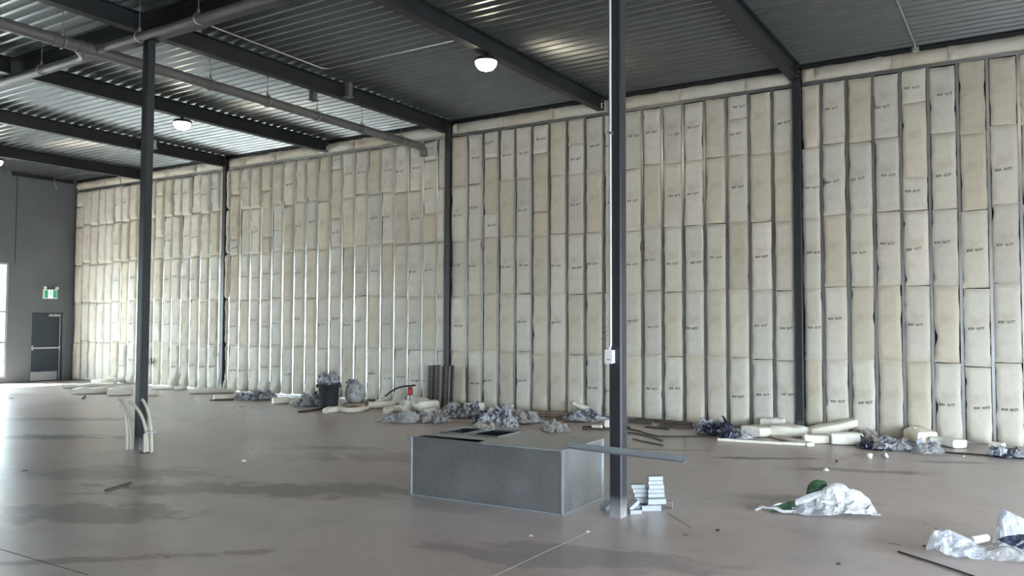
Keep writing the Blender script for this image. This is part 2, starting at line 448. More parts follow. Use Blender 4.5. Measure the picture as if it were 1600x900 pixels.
# header strips between the top track and the deck
for a, b in zip(edges[:-1], edges[1:]):
    x = b-.09; j = 0
    while x > a+.1:
        L = min(rng.choice([.8, 1.19, 1.19, 1.5]), x-a-.08)
        mb = MB(); so_ = Vector((x*3, 1, 2)); nx, nz = max(3, int(L/.09)), 4; vs = []; fs = []
        for q in range(nz+1):
            for p in range(nx+1):
                X = L*p/nx; Z = .225*q/nz
                e = (1-abs(2*q/nz-1)**4)*(1-abs(2*p/nx-1)**14)
                y = .02-.055*max(e, 0)**.5-(.035+.03*(x < -11))*mn.noise(Vector((X*4, Z*9, 1))+so_)-.02*abs(mn.noise(Vector((X*9, Z*14, 4))+so_))
                vs.append((X, y, Z+.012*mn.noise(Vector((X*5, q, 3))+so_)*(q in (0, nz))))
        W = nx+1
        for q in range(nz):
            for p in range(nx): k_ = q*W+p; fs.append((k_, k_+1, k_+1+W, k_+W))
        mb.add(vs, fs, 0, True); mb.box(0, L, .05, .10, 0, .225)
        o = mb.build('header_batt', M['batt'], wb, loc=(x-L, YW, ZT+.066)); o.color = (*[q*.80 for q in rng.choice(WHITE+TAN)], 1)
        x -= L+.006
pm = MB(); rp = random.Random(5)
for i in range(26):
    a_, b_ = rp.gauss(0, .045), rp.gauss(0, .10); a_ += b_*.25; r0 = rp.uniform(.006, .018)
    pm.poly([(a_+r0*rp.uniform(.6, 1.3)*math.cos(t_*1.05), 0, b_+r0*rp.uniform(.6, 1.3)*math.sin(t_*1.05)) for t_ in range(6)])
pm.build('torn_specks', M['wood'], wb, loc=(-6.88, YW-.052, 1.62), label='dark brown torn specks on a batt')
# left wall with opening for the glazing and the door
WY0, WY1, WZ0, WZ1 = 0.8, 12.42, .17, 3.52
DY0, DY1, DZ = 13.05, 14.10, 2.13
b = MB()
for y0, y1, z0, z1 in ((YF-.3, WY0, 0, 6.6), (WY0, WY1, 0, WZ0), (WY0, WY1, WZ1, 6.6), (WY1, DY0, 0, 6.6), (DY0, DY1, DZ, 6.6), (DY1, YW+.16, 0, 6.6)):
    b.box(XL-.25, XL, y0, y1, z0, z1)
wl = b.build('wall_left', M['dark_wall'], kind='structure')
MB().box(XL, XL+.004, 12.565, 12.585, WZ1, 6.13).build('panel_joint', M['dark_metal'], wl)
MB().box(XL, XL+.05, WY1, YW-.1, 6.10, 6.2).build('deck_angle', M['beam'], wl)
# glazing
wn = bpy.data.objects.new('window_1', None); COL.objects.link(wn); wn['kind'] = 'structure'
ys = [WY0 + (WY1-WY0)*i/8 for i in range(9)]
for i, y in enumerate(ys):
    y0 = min(max(y-.03, WY0), WY1-.06)
    MB().box(XL-.15, XL-.03, y0, y0+.06, WZ0, WZ1).build('mullion', M['alu'], wn)
zs = [WZ0, 1.19, 2.09, WZ1]
for i, z in enumerate(zs):
    z0 = z if i == 0 else (z-.06 if i == 3 else z-.03)
    MB().box(XL-.148, XL-.032, WY0+.06, WY1-.06, z0, z0+.06).build('rail', M['alu'], wn)
for i in range(8):
    for j in range(3):
        MB().box(XL-.095, XL-.085, ys[i]+.03, ys[i+1]-.03, zs[j]+.03, zs[j+1]-.03).build('pane', M['glass'], wn)
portal('window_portal', (XL-.02, (WY0+WY1)/2, (WZ0+WZ1)/2), (0, -math.pi/2, 0), WZ1-WZ0, WY1-WY0)
# door
dr = bpy.data.objects.new('door_1', None); COL.objects.link(dr); dr['kind'] = 'structure'
dr.location = (XL, (DY0+DY1)/2, 0); dr.rotation_euler = (0, 0, math.pi/2)
hw = (DY1-DY0)/2
MB().box(-hw, -hw+.05, -.02, .16, 0, DZ).box(hw-.05, hw, -.02, .16, 0, DZ).box(-hw+.05, hw-.05, -.02, .16, DZ-.05, DZ).build('door_frame', M['frame'], dr)
MB().box(-hw+.051, hw-.051, .06, .11, .004, DZ-.051).build('door_leaf', M['door'], dr)
MB().box(-hw-.1, hw+.1, .255, .27, -.2, DZ+.1).build('leak_blocker', M['door'], dr)  # added plate outside the wall, blocks light leaking round the door
MB().box(-hw+.07, hw-.17, .055, .06, .03, .29).build('kick_plate', M['steel_plate'], dr)
MB().box(-hw+.08, hw-.13, .0, .03, .985, 1.025).box(-hw+.07, -hw+.12, 0, .06, .94, 1.08).box(hw-.16, hw-.12, 0, .06, .95, 1.06).build('push_bar', M['galv'], dr)
MB().box(hw-.48, hw-.14, .01, .06, 1.96, 2.03).box(hw-.30, hw-.28, -.03, .01, 2.03, 2.05).build('door_closer', M['steel_plate'], dr)
MB().box(hw-.13, hw-.10, .05, .06, .03, 2.05).build('edge_strip', M['steel_plate'], dr)
# right wall with glazed opening, front wall with openings
RY0, RY1, RZ1 = -5.5, 12.0, 2.5
b = MB()
for y0, y1, z0, z1 in ((YF-.3, RY0, 0, 6.6), (RY0, RY1, 0, .15), (RY0, RY1, RZ1, 6.6), (RY1, YW+.16, 0, 6.6)):
    b.box(XR, XR+.25, y0, y1, z0, z1)
b.build('wall_right', M['outer'], kind='structure')
portal('right_portal', (XR+.02, (RY0+RY1)/2, RZ1/2), (0, math.pi/2, 0), RZ1, RY1-RY0)
FX = [(1.5, 4.5)]; FZ = 3.0
b = MB(); xs = [XL-.25] + [q for p in FX for q in p] + [XR+.25]
for i in range(0, len(xs), 2): b.box(xs[i], xs[i+1], YF-.25, YF, 0, 6.6)
for x0, x1 in FX:
    b.box(x0, x1, YF-.25, YF, FZ, 6.6)
    portal('front_portal', ((x0+x1)/2, YF-.02, FZ/2), (math.pi/2, 0, 0), x1-x0, FZ)
b.build('wall_front', M['outer'], kind='structure')
# ceiling: corrugated deck sheets as parts under a roof board
ce = MB().box(XL-.3, XR+.3, YF-.3, YW+.4, 6.34, 6.6).build('ceiling', M['roof'], kind='structure')
prof = []
P_ = .2032
for r in range(3):
    y = r*P_
    prof += [(y, .076), (y+.093, .076), (y+.125, 0), (y+.171, 0)]
prof += [(3*P_, .076)]
SL = 2*B
DM = {}
y = YW+.2-3*P_; n_ = 0
while y > YF-.3:
    for i in range(-1, 4):
        xc = X0 - 2*B*i
        xa, xb = max(xc-SL/2, XL-.05)+.002, min(xc+SL/2, XR+.05)-.002
        if xb-xa < .2: continue
        key = (round(xa-xc, 3), round(xb-xc, 3))
        if key not in DM: DM[key] = MB().extrude(prof, key[0], key[1], closed=False).mesh('deck_sheet', M['deck'])
        link('deck_sheet', DM[key], ce, (xc, y, ZD+.0008*(n_ % 2)))
    y -= 3*P_; n_ += 1
# ------------------------------------------------------------------ steel frame
def ibeam(L, h, fw, ft=.016, wt=.010):
    b = MB()
    b.box(-fw/2, fw/2, 0, L, 0, ft).box(-fw/2, fw/2, 0, L, h-ft, h).box(-wt/2, wt/2, 0, L, ft, h-ft); return b
def place_beam(x, y0, y1, label, bolts=True):
    r = thing('steel_beam', label, 'beam', (x, y0, ZB), 0, 'roof beams')
    ibeam(y1-y0, ZD-ZB-.002, .15).build('i_section', M['beam'], r)
    if bolts:
        MB().box(-.07, .07, y1-y0, y1-y0+.012, .02, .26).build('end_plate', M['beam'], r)
        for s in (-1, 1):
            for q in range(3):
                MB().tube([(s*.045, y1-y0-.012, .07+.07*q), (s*.045, y1-y0, .07+.07*q)], .011, 6).build('bolt', M['galv'], r)
    return r
far = {-1: 'roof beam right of the frame above the brightest right-hand glow',
       0: 'dark roof beam meeting the top of the rightmost wall column',
       1: 'dark roof beam carrying the largest bright lamp, ending left of the middle column',
       2: 'dark roof beam from the left interior column top to the middle wall column',
       3: 'dark roof beam carrying the middle lamp, left of the long grey pipe end',
       4: 'dark roof beam ending at the wall column left of the dustbin',
       5: 'farthest left roof beam, nearest the dark wall with the exit sign'}
YE = YW-.06
for k, lab in far.items():
    place_beam(X0-k*B, YC+.09, (YE-.07 if k % 2 == 0 and k < 5 else YE+.03), lab)
place_beam(X0-2*B, YF+.05, YC-.09, 'dark roof beam on the near side of the left column, in the top left corner', False)
place_beam(X0-3*B, YF+.05, YC-.09, 'dark roof beam crossing the left edge behind the branch pipe', False)
GX = [(X0, X0-2*B, 'dark girder spanning between the two interior columns above the branch pipe'), (X0-2*B, X0-4*B, 'dark girder running left from the left interior column'), (X0-4*B, XL, 'far left girder reaching the dark end wall'), (XR, X0, 'girder running right from the foreground column, above the frame')]
for xa, xb, lab in GX:
    g = thing('steel_girder', lab, 'girder', (xa-.0, YC, 5.86), math.pi/2)
    ibeam(abs(xa-xb), ZD-5.862, .18, .018, .012).build('i_section', M['beam'], g)
def hss(wd, h, mat, c=.012):
    a = wd/2
    return MB().extrude([(-a+c, -a), (a-c, -a), (a, -a+c), (a, a-c), (a-c, a), (-a+c, a), (-a, a-c), (-a, -a+c)], 0, h, axis='z')
for x, lab in ((X0, 'thick charcoal steel column standing in the foreground beside the metal box'), (X0-2*B, 'charcoal steel column at left with cream pipes curving up around its foot')):
    r = thing('steel_column', lab, 'column', (x, YC, 0))
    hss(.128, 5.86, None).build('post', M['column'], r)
    MB().box(-.11, .11, -.11, .11, 5.845, 5.858).build('cap_plate', M['beam'], r)
for x, lab in ((X0+2*B, 'charcoal wall column beyond the right edge of the frame'), (X0, 'charcoal column set in the insulated wall at right'), (X0-2*B, 'charcoal column set in the insulated wall behind the upright channels'), (X0-4*B, 'charcoal column set in the insulated wall left of the dustbin')):
    r = thing('steel_column', lab, 'column', (x, YW-.01, 0), 0, 'columns in the insulated wall')
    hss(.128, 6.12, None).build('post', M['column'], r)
    MB().box(-.10, .10, -.10, .10, 0, .012).build('base_plate', M['beam'], r)
# ------------------------------------------------------------------ lamps
for k, lab in ((-1, 'glowing round lamp under the beam just outside the right corner'), (1, 'large bright glowing lamp near the top middle'), (3, 'bright glowing lamp just right of the left column'), (5, 'bright glowing lamp at the far left edge')):
    r = thing('ceiling_lamp', lab, 'lamp', (X0-k*B, 10.3, ZB), 0, 'high bay lamps under the beams')
    MB().lathe([(0, 0), (.03, 0), (.03, -.05), (.16, -.07), (.185, -.10), (.185, -.125), (.0, -.125)], 24).build('housing', M['dark_metal'], r)
    MB().lathe([(.0, -.125), (.165, -.126), (.165, -.14), (.15, -.19), (.11, -.235), (.05, -.258), (0, -.262)], 24).build('globe', M['lamp'], r)
# small hooded box fixtures straddling two beams
for x, y, z, h, lab in ((X0-2*B+.17, 11.0, 5.93, .27, 'grey box sleeve hanging right of the beam behind the long pipe'), (X0-2*B-.17, 10.45, 5.80, .20, 'grey box sleeve hanging left of the beam above the long pipe'),
                        (X0-4*B+.16, 12.05, 6.0, .20, 'pale flanged box fixture just right of the left column'), (X0-4*B-.14, 11.75, 6.0, .20, 'flanged box fixture half hidden left of the left column')):
    r = thing('hanging_box_fixture', lab, 'fixture', (x, y, z))
    MB().box(-.05, .05, -.05, .05, .012, h).build('sleeve', M['pipe'] if h > .2 or z < 5.9 else M['galv'], r)
    MB().box(-.075, .075, -.075, .075, 0, .012).build('flange', M['galv'] if h <= .2 and z > 5.9 else M['pipe'], r)
    MB().tube([(0, 0, h), (0, 0, ZD-z)], .006, 6).build('hanger_rod', M['rod'], r)
# ------------------------------------------------------------------ pipes
PX, PZ, BY, BZ = -11.26, 5.68, 6.64, 5.70
def hanger(root, x, y, z, rad, along):
    h = MB()
    ring = [(x+math.cos(a)*(rad+.018)*(0 if along == 'y' and False else 1), y, z+math.sin(a)*(rad+.018)) if along == 'y' else (x, y+math.cos(a)*(rad+.018), z+math.sin(a)*(rad+.018)) for a in [2*math.pi*i/18 for i in range(19)]]
    h.tube(ring, .011, 5, cap=False)
    h.tube([(x, y, z+rad+.07), (x, y, z+rad+.015)], .022, 6)
    c = h.build('pipe_clamp', M['rod'], root)
    MB().tube([(x, y, z+rad+.03), (x, y, ZD+.02)], .0065, 6).build('hanger_rod', M['rod'], root)
r = thing('main_pipe', 'long thick grey pipe hung from the deck running to the insulated wall', 'pipe', (0, 0, 0))
MB().tube([(PX, YF+.2, PZ), (PX, YW-.34, PZ), (PX, YW-.25, PZ-.01), (PX, YW-.18, PZ-.05), (PX, YW-.15, PZ-.12), (PX, YW-.15, PZ-.2)], .082, 18).build('pipe_run', M['pipe'], r)
for y in (6.05, 6.4, 6.52, 9.75, 12.9, 3.0):
    MB().tube([(PX, y-.04, PZ), (PX, y+.04, PZ)], .092, 18).build('coupling', M['pipe'], r)
for y in (6.15, 8.57, 9.77, 10.95, 12.17, 13.4): hanger(r, PX, y, PZ, .082, 'y')
r = thing('branch_pipe', 'thinner grey branch pipe crossing below the girder at top left', 'pipe', (0, 0, 0))
MB().tube([(PX+.085, BY, BZ), (XR-.3, BY, BZ)], .055, 14).build('pipe_run', M['pipe'], r)
MB().tube([(PX-.35, BY, BZ-.05), (XL+.1, BY, BZ-.05)], .055, 14).build('pipe_run', M['pipe'], r)
MB().tube([(PX-.08, BY-.25, BZ-.02), (PX-.25, BY-.05, BZ-.04), (PX-.36, BY, BZ-.05), (PX-.55, BY, BZ-.05)], .06, 12).build('elbow', M['pipe'], r)
MB().tube([(PX+.08, BY, BZ), (PX+.2, BY, BZ)], .066, 14).build('tee_collar', M['pipe'], r)
for x in (-10.24, -8.98, -6.5, -4.0): hanger(r, x, BY, BZ, .055, 'x')
for x in (-12.72, -15.5): hanger(r, x, BY, BZ-.05, .055, 'x')
# thin conduits under the deck
def conduit(pts, lab, rad=.011, box=None):
    r = thing('conduit', lab, 'conduit')
    MB().tube(pts, rad, 8).build('tube', M['emt'], r)
    if box: MB().box(box[0]-.05, box[0]+.05, box[1]-.05, box[1]+.05, box[2]-.03, box[2]+.03).build('junction_box', M['emt'], r)
conduit([(-10.17, 7.3, 6.185), (-10.25, 10.05, 6.185), (-10.2, 10.13, 6.185), (-10.1, 10.15, 6.185), (-7.12, 10.15, 6.185), (-7.10, 10.15, 6.16)], 'thin steel conduit along the beam bending across to the large lamp')
conduit([(-1.44, 2, 6.185), (-1.44, 14.0, 6.185), (-1.44, 14.1, 6.16), (-1.44, 14.14, 6.08)], 'thin conduit along the deck at top right ending in a small box', .013, (-1.44, 14.16, 6.12))
conduit([(-23.2, 13.55, 6.185), (XL+.15, 13.6, 6.185), (XL+.06, 13.62, 6.12), (XL+.1, 13.7, 5.85)], 'short loose wire hanging from the deck over the dark wall', .008)
# white conduit and outlet box on the foreground column
r = thing('column_conduit', 'thin white conduit running down the foreground column to a white box', 'conduit', (X0-.035, YC-.064-.014, 0))
MB().tube([(0, 0, 5.8), (0, 0, 1.6), (-.006, -.012, 1.56), (-.006, -.012, 1.53)], .0105, 10).build('tube', M['white_plastic'], r)
MB().box(-.035, .035, -.045, .014, 1.43, 1.55).build('outlet_box', M['white_plastic'], r)
MB().box(-.039, .039, -.052, -.045, 1.425, 1.555).build('box_lid', M['white_plastic'], r)
MB().box(-.014, .014, -.055, -.052, 1.46, 1.467).build('slot', M['dark_metal'], r)
for z in (3.6, 5.0): MB().tube([(-.022, 0, z), (.022, 0, z)], .016, 8).build('strap', M['galv'], r)
# exit sign
r = thing('exit_sign', 'green and white running-man exit sign on the dark wall above the door', 'sign', (XL, 13.61, 2.50), math.pi/2)
MB().box(-.205, .205, -.06, 0, 0, .28).build('housing', M['white_plastic'], r)
for s in (-1, 1): MB().box(s*.1275-.0575, s*.1275+.0575, -.065, -.06, .03, .25).build('panel', M['exit_green'], r, label='backlit green panel')
MB().box(-.066, .066, -.065, -.06, .03, .25).build('doorway_symbol', M['exit_white'], r, label='white doorway symbol')
b = MB().lathe([(0, 0), (.014, .004), (.017, .016), (.014, .028), (0, .032)], 10, (.01, -.068, .205))
for q in ([(-.022, .19), (.016, .2), (.022, .125), (-.012, .12)], [(-.012, .125), (.006, .125), (-.02, .05), (-.04, .055)], [(.004, .125), (.022, .13), (.04, .085), (.026, .08)], [(.026, .088), (.04, .085), (.036, .045), (.022, .048)], [(-.02, .19), (-.012, .175), (-.046, .145), (-.05, .16)], [(.014, .195), (.02, .18), (.05, .16), (.046, .172)]):
    b.poly([(x, -.0665, z) for x, z in q])
b.build('running_man', M['exit_green'], r, label='green running figure')
for s in (-1, 1):
    h = MB().tube([(s*.15, -.03, .28), (s*.17, -.04, .31)], .012, 8).build('lamp_stem', M['white_plastic'], r)
    MB().tube([(s*.17, -.03, .33), (s*.185, -.10, .325)], [.03, .045], 12).build('emergency_lamp', M['white_plastic'], r)

# ------------------------------------------------------------------ metal duct box
DW, DD, DH = 1.765, .93, .605
r = thing('duct_box', 'large grey galvanised sheet-metal duct box on the floor beside the foreground column', 'duct', (-5.505, 6.765, 0), math.radians(1.6))
T_ = .004
MB().box(0, DW, 0, T_, .008, DH).build('front_panel', M['duct'], r)
MB().box(0, DW, DD-T_, DD, .008, DH).build('rear_panel', M['duct'], r)
MB().box(0, T_, T_, DD-T_, .008, DH).build('end_panel', M['duct'], r)
MB().box(DW-T_, DW, T_, DD-T_, .008, DH).build('end_panel', M['duct'], r)
MB().box(0, DW, 0, DD, .002, .008).build('bottom_panel', M['duct'], r)
MB().box(.006, DW-.006, .006, .016, .01, DH-.003).box(.006, DW-.006, DD-.016, DD-.006, .01, DH-.003).box(.006, .016, .016, DD-.016, .01, DH-.003).box(DW-.016, DW-.006, .016, DD-.016, .01, DH-.003).box(.016, DW-.016, .016, DD-.016, .009, .02).build('inner_shade_sheets', M['bin'], r, label='dark inner sheets added to shade the inside')  # added dark sheets put the shade inside the openings
holes = [(.06, .34, .455, .90), (.43, .77, .455, .90), (.03, .80, .03, .19)]
b = MB(); xs = sorted({0, DW, *[h[0] for h in holes], *[h[1] for h in holes]}); ys_ = sorted({0, DD, *[h[2] for h in holes], *[h[3] for h in holes]})
for i in range(len(xs)-1):
    for j in range(len(ys_)-1):
        cx, cy = (xs[i]+xs[i+1])/2, (ys_[j]+ys_[j+1])/2
        if any(h[0] < cx < h[1] and h[2] < cy < h[3] for h in holes): continue
        b.add([(xs[i], ys_[j], DH), (xs[i+1], ys_[j], DH), (xs[i+1], ys_[j+1], DH), (xs[i], ys_[j+1], DH)], [(0, 1, 2, 3)])
b.build('top_panel', M['duct'], r)
for h in holes[:2]:
    x0, x1, y0, y1 = h
    MB().box(x0-.02, x1+.02, y0-.02, y0, DH, DH+.012).box(x0-.02, x1+.02, y1, y1+.02, DH, DH+.012).box(x0-.02, x0, y0, y1, DH, DH+.012).box(x1, x1+.02, y0, y1, DH, DH+.012).build('opening_collar', M['duct'], r)
MB().box(.0, .84, -.006, .012, DH+.001, DH+.006).box(-.035, -.02, -.03, -.005, DH-.03, DH+.02).build('bent_lip', M['duct'], r)
MB().box(-.006, DW+.012, -.012, 0, .002, .018).box(.86, DW+.012, -.010, 0, DH-.008, DH+.006).box(DW-.006, DW+.012, -.012, .006, .002, DH+.006).box(-.008, .004, -.012, 0, .002, DH).build('corner_seam', M['channel'], r, label='bright folded metal edge')
MB().box(DW, DW+.012, .0, DD, DH-.008, DH+.006).box(DW, DW+.02, .0, DD, .002, .014).box(DW, DW+.01, DD-.015, DD, .0, DH).build('side_seam', M['galv'], r)
# added strip off the top edge, standing in for a grey band across the column
a, bq = Vector((-3.76, 6.975, 0)), Vector((-2.52, 6.80, 0)); d = (bq-a); ang = math.atan2(d.y, d.x)
so2 = MB().box(0, d.length, -.06, .0, 0, .003).box(0, d.length, -.003, .0, .003, .055).build('grey_band_strip', M['channel'], loc=(a.x, a.y, DH+.008), rz=ang)
tag(so2, 'long thin grey strip off the duct box, added as a grey band across the column', 'metal strip')

# ------------------------------------------------------------------ channel offcuts beside the column
def channel_mesh(L, h=.04, d=.085, t_=.002):
    return MB().box(-L/2, L/2, -d/2, -d/2+t_, 0, h).box(-L/2, L/2, -d/2+t_, d/2, 0, t_).box(-L/2, L/2, -d/2+t_, d/2, h-t_, h)
CP = G(1022, 797)
def offcut(px, py, L, z, rz, lab, tilt=0, h=.037, flip=0, d=.085):
    p = G(px, py)
    r_ = thing('steel_channel_offcut', lab, 'channel offcut', (p.x, p.y, z), group='channel offcuts by the column', rot=(flip, tilt, rz))
    MB().box(-L/2, L/2, -d/2, -d/2+.002, 0, h).build('web', M['channel'], r_)
    MB().box(-L/2, L/2, -d/2+.002, d/2, 0, .002).build('flange', M['channel'], r_)
    MB().box(-L/2, L/2, -d/2+.002, d/2, h-.002, h).build('flange', M['channel'], r_)
RZ = math.radians(38)
names = ['lowest', 'second', 'third', 'fourth', 'topmost']
offcut(1016, 797, .19, .002, RZ, 'dark wide channel offcut at the bottom under the tall offcut stack, open end showing', h=.05, d=.10)
offcut(1024, 795, .18, .053, RZ+.08, 'channel offcut with punched holes just under the tall stack', h=.05, d=.10)
for i in range(5):
    offcut(1024-(i == 3)*1-(i == 4)*1, 793, .165-.006*i, .106+.0412*i, RZ+[.02, -.03, .05, 0, .04][i], names[i]+' bright channel offcut of the taller right-hand stack')
offcut(998, 796, .15, .002, RZ, 'grey channel offcut lying flat at the bottom of the short stack', h=.05)
offcut(1003, 792, .15, .053, RZ+.1, 'channel offcut lying second from the floor in the short stack', h=.042)
for i in range(3):
    offcut(1002-3*i, 791, .155-.012*i, .098+.0412*i, RZ-.04*i, ['lower', 'middle', 'top'][i]+' bright channel offcut of the shorter stack next to the column')
offcut(992, 802, .11, .001, RZ+.05, 'small grey channel offcut lying in front at the foot of the column', h=.035)
offcut(988, 800, .13, .052, RZ+.5, 'bright channel offcut slanting against the right side of the column', tilt=-.5)
offcut(948, 797, .13, .03, RZ+.7, 'channel offcut leaning out left of the column foot', tilt=-.45)
offcut(1044, 794, .05, .001, RZ+1.2, 'short dark channel end right of the tall offcut stack', h=.075)

# ------------------------------------------------------------------ soft goods helpers
def film_mb(rx, ry, H, seed, nr=12, ns=44, freq=5, peaks=(), spiky=1.0, flat=.25, fold=.13, smooth=False):
    """crumpled sheet: jittered outline, sharp ridges, then a 3-D fold so it overhangs in places"""
    so_ = Vector((seed*3.3, seed*1.7, seed*.9)); vs = []; fs = []
    for i in range(nr+1):
        rho = i/nr
        for k in range(ns):
            a = 2*math.pi*k/ns
            rad = rho*(1+.42*mn.noise(Vector((math.cos(a)*1.6, math.sin(a)*1.6, 0))+so_)+.30*mn.noise(Vector((math.cos(a)*4, math.sin(a)*4, 4))+so_)*rho)
            x, y = rx*rad*math.cos(a), ry*rad*math.sin(a)
            q = Vector((x*freq, y*freq, 0))+so_
            e = max(0, 1-rho**2.6)
            lowf = .55+1.1*mn.noise(Vector((x*2.2/max(rx, .2), y*1.6/max(ry, .2), 7))+so_)
            rdg = 1-2.2*abs(mn.noise(q*.7)); rd2 = 1-2.4*abs(mn.noise(q*1.7+Vector((5, 5, 5))))
            z = H*e*(flat + max(.1, lowf)*.9*(.35+.65*max(0, rdg)) + .34*spiky*max(0, rd2)) + .022*max(0, rd2)*min(1, H*8)
            for px_, py_, ph, pw in peaks:
                dd = math.hypot(x-px_, y-py_)/pw
                z += ph*max(0, 1-dd*(.75+.5*abs(mn.noise(q*1.3+Vector((1, 2, 3))))))**1.3
            f3 = Vector((mn.noise(Vector((x, y, z))*freq*1.2+so_), mn.noise(Vector((x, y, z))*freq*1.2+so_+Vector((31, 0, 0))), mn.noise(Vector((x, y, z))*freq*1.2+so_+Vector((0, 31, 0)))))
            am = min(fold, H*.7)
            p = Vector((x, y, z)) + Vector((f3.x, f3.y, f3.z*.5*e))*am
            vs.append((p.x, p.y, .004+max(0, p.z)))
    for i in range(nr):
        for k in range(ns):
            k2 = (k+1) % ns
            fs.append((k, ns+k, ns+k2) if i == 0 else (i*ns+k, (i+1)*ns+k, (i+1)*ns+k2, i*ns+k2))
    return MB().add(vs, fs, 0, smooth)
def heap(x0, x1, yf, hp, depth, mats, label, seed, cat='plastic film', freq=5, name='plastic_film_heap', spiky=1.0):
    p, q = G(x0, yf), G(x1, yf); c_ = (p+q)/2; d = q-p; L = d.length; rz = math.atan2(d.y, d.x)
    back = Vector((-math.sin(rz), math.cos(rz), 0)); c_ = c_ + back*depth*.5
    if c_.y > 13.9: c_.y = 13.9
    s = CF/dist(c_); H = max(.05, (hp - depth*10*.9)/s*1.0)
    r = thing(name, label, cat, (c_.x, c_.y, 0), rz)
    rr = random.Random(seed); n = 0
    for i, mt in enumerate(mats + mats + mats[1:]):
        k = .95 if i == 0 else rr.uniform(.24, .5)
        ox = 0 if i == 0 else rr.uniform(-.40, .40)*L; oy = 0 if i == 0 else rr.uniform(-.32, .2)*depth
        o = film_mb(L/2*k, depth/2*max(k, .5), H*(.5 if i == 0 else rr.uniform(.45, .85)), seed*10+i, freq=freq*(1.3 if i == 0 else 1.7), spiky=spiky, ns=48 if i == 0 else 32, nr=13 if i == 0 else 9).build('film', M[mt], r)
        o.location = (ox, oy, .004*i)
    return r
def loft(path, wd, th, seed, n=14, taper=1, zoff=None, wob=.12):
    pts = [Vector(p) for p in path]; P2 = []
    for i in range(len(pts)-1):
        L = (pts[i+1]-pts[i]).length; k = max(2, int(L/.09))
        for j in range(k): P2.append(pts[i].lerp(pts[i+1], j/k))
    P2.append(pts[-1]); vs = []; fs = []; so_ = Vector((seed*2.7, seed, 0)); m_ = len(P2)
    for i, p in enumerate(P2):
        t_ = (P2[min(i+1, m_-1)]-P2[max(i-1, 0)]).normalized(); s_ = Vector((-t_.y, t_.x, 0)).normalized()
        wv = wd*(1+wob*mn.noise(Vector((i*.5, 0, 0))+so_)); tv = th*(1+1.6*wob*mn.noise(Vector((i*.4, 5, 0))+so_))
        e = .93 if i in (0, m_-1) else 1
        for k in range(n):
            a = 2*math.pi*k/n; ca, sa = math.cos(a), math.sin(a)
            x = math.copysign(abs(ca)**.45, ca)*wv/2*e; z = math.copysign(abs(sa)**.45, sa)*tv/2*e
            nz = .012*mn.noise(Vector((i*.35, ca*2, sa*2))+so_)
            vs.append(p + s_*(x+nz) + Vector((0, 0, tv/2+z+.002+ (nz if sa > 0 else 0))))
    for i in range(m_-1):
        for k in range(n):
            k2 = (k+1) % n; fs.append((i*n+k, (i+1)*n+k, (i+1)*n+k2, i*n+k2))
    b = MB().add(vs, fs, 0, True)
    b.add(vs[:n], [tuple(range(n))]); b.add(vs[-n:], [tuple(range(n-1, -1, -1))])
    return b
def offcut_batt(pxs, wd, th, label, seed, col=(.82, .80, .74), name='insulation_offcut', zz=None, cat='insulation', group='insulation scraps on the floor', wob=.12):
    pts = [G(*p[:2]) for p in pxs]
    for q in pts:
        q.y = min(q.y, YW-.07-wd/2)
    if zz:
        for p, z in zip(pts, zz): p.z = z
    c_ = sum(pts, Vector())/len(pts); c_.z = 0
    o = loft([p-c_ for p in pts], wd, th, seed, wob=wob).build(name, M['batt'], loc=c_); o.color = (*[min(.93, q*1.07) for q in col], 1)
    return tag(o, label, cat, group)
def floor_rod(pxs, rad, label, mat, name='steel_rod', cat='rod', square=None):
    pts = [G(*p) for p in pxs]; c_ = sum(pts, Vector())/len(pts); c_.z = 0
    o = MB().tube([p-c_+Vector((0, 0, rad+.001)) for p in pts], rad, 8).build(name, M[mat], loc=c_)
    return tag(o, label, cat)

# ------------------------------------------------------------------ left-hand floor debris
offcut_batt([(98, 607), (178, 605)], .40, .12, 'long pale batt nearest the dark door, flat on the floor', 1)
offcut_batt([(113, 616), (207, 613)], .38, .15, 'long pale batt in front, left of the left column', 2)
offcut_batt([(168, 618), (206, 617)], .36, .15, 'short pale batt end lying just left of the column, nearest the camera', 3)
offcut_batt([(150, 603), (184, 599)], .35, .16, 'crumpled batt lying on top at the back of the left pile', 4, wob=.3)
offcut_batt([(234, 618), (247, 618)], .30, .14, 'small pale batt block just right of the left column', 5)
offcut_batt([(240, 608), (272, 608)], .35, .07, 'thin pale batt flat against the wall, right of the left column', 6)
offcut_batt([(275, 609), (289, 609)], .30, .10, 'small batt scrap between the left column and the long roll', 7)
offcut_batt([(297, 615), (366, 614)], .30, .12, 'long pale batt below the leftmost wall column', 8)
offcut_batt([(334, 624), (364, 623)], .30, .10, 'pale batt sticking out of the leftmost heap of film', 9)
floor_rod([(328, 626), (365, 626)], .012, 'thin dark rod in front of the leftmost film heap', 'brown_rod')
floor_rod([(129, 624), (133, 620)], .02, 'tiny dark offcut on the shiny floor left of the column', 'dark_metal', 'metal_scrap', 'scrap')
floor_rod([(164, 767), (205, 755)], .008, 'thin dark stick on the bare floor below the left column', 'brown_rod', 'stick', 'stick')
heap(362, 420, 626, 22, .7, ['film_mixed', 'film_pale', 'film_mixed'], 'leftmost heap of grey crumpled plastic film along the wall', 11)
heap(450, 505, 636, 26, .8, ['film_mixed', 'film_clear', 'film_mixed'], 'heap of bluish plastic film just left of the dustbin', 12)
offcut_batt([(426, 631), (450, 630)], .22, .14, 'short cream batt block between two film heaps left of the dustbin', 13, (.82, .79, .68))
pl = MB().box(-.9, .9, -.06, .06, 0, .03).build('metal_plank', M['galv'], loc=G(440, 622)+Vector((0, .3, 0)), rz=.1); tag(pl, 'flat pale metal strip by the wall left of the dustbin', 'metal strip')
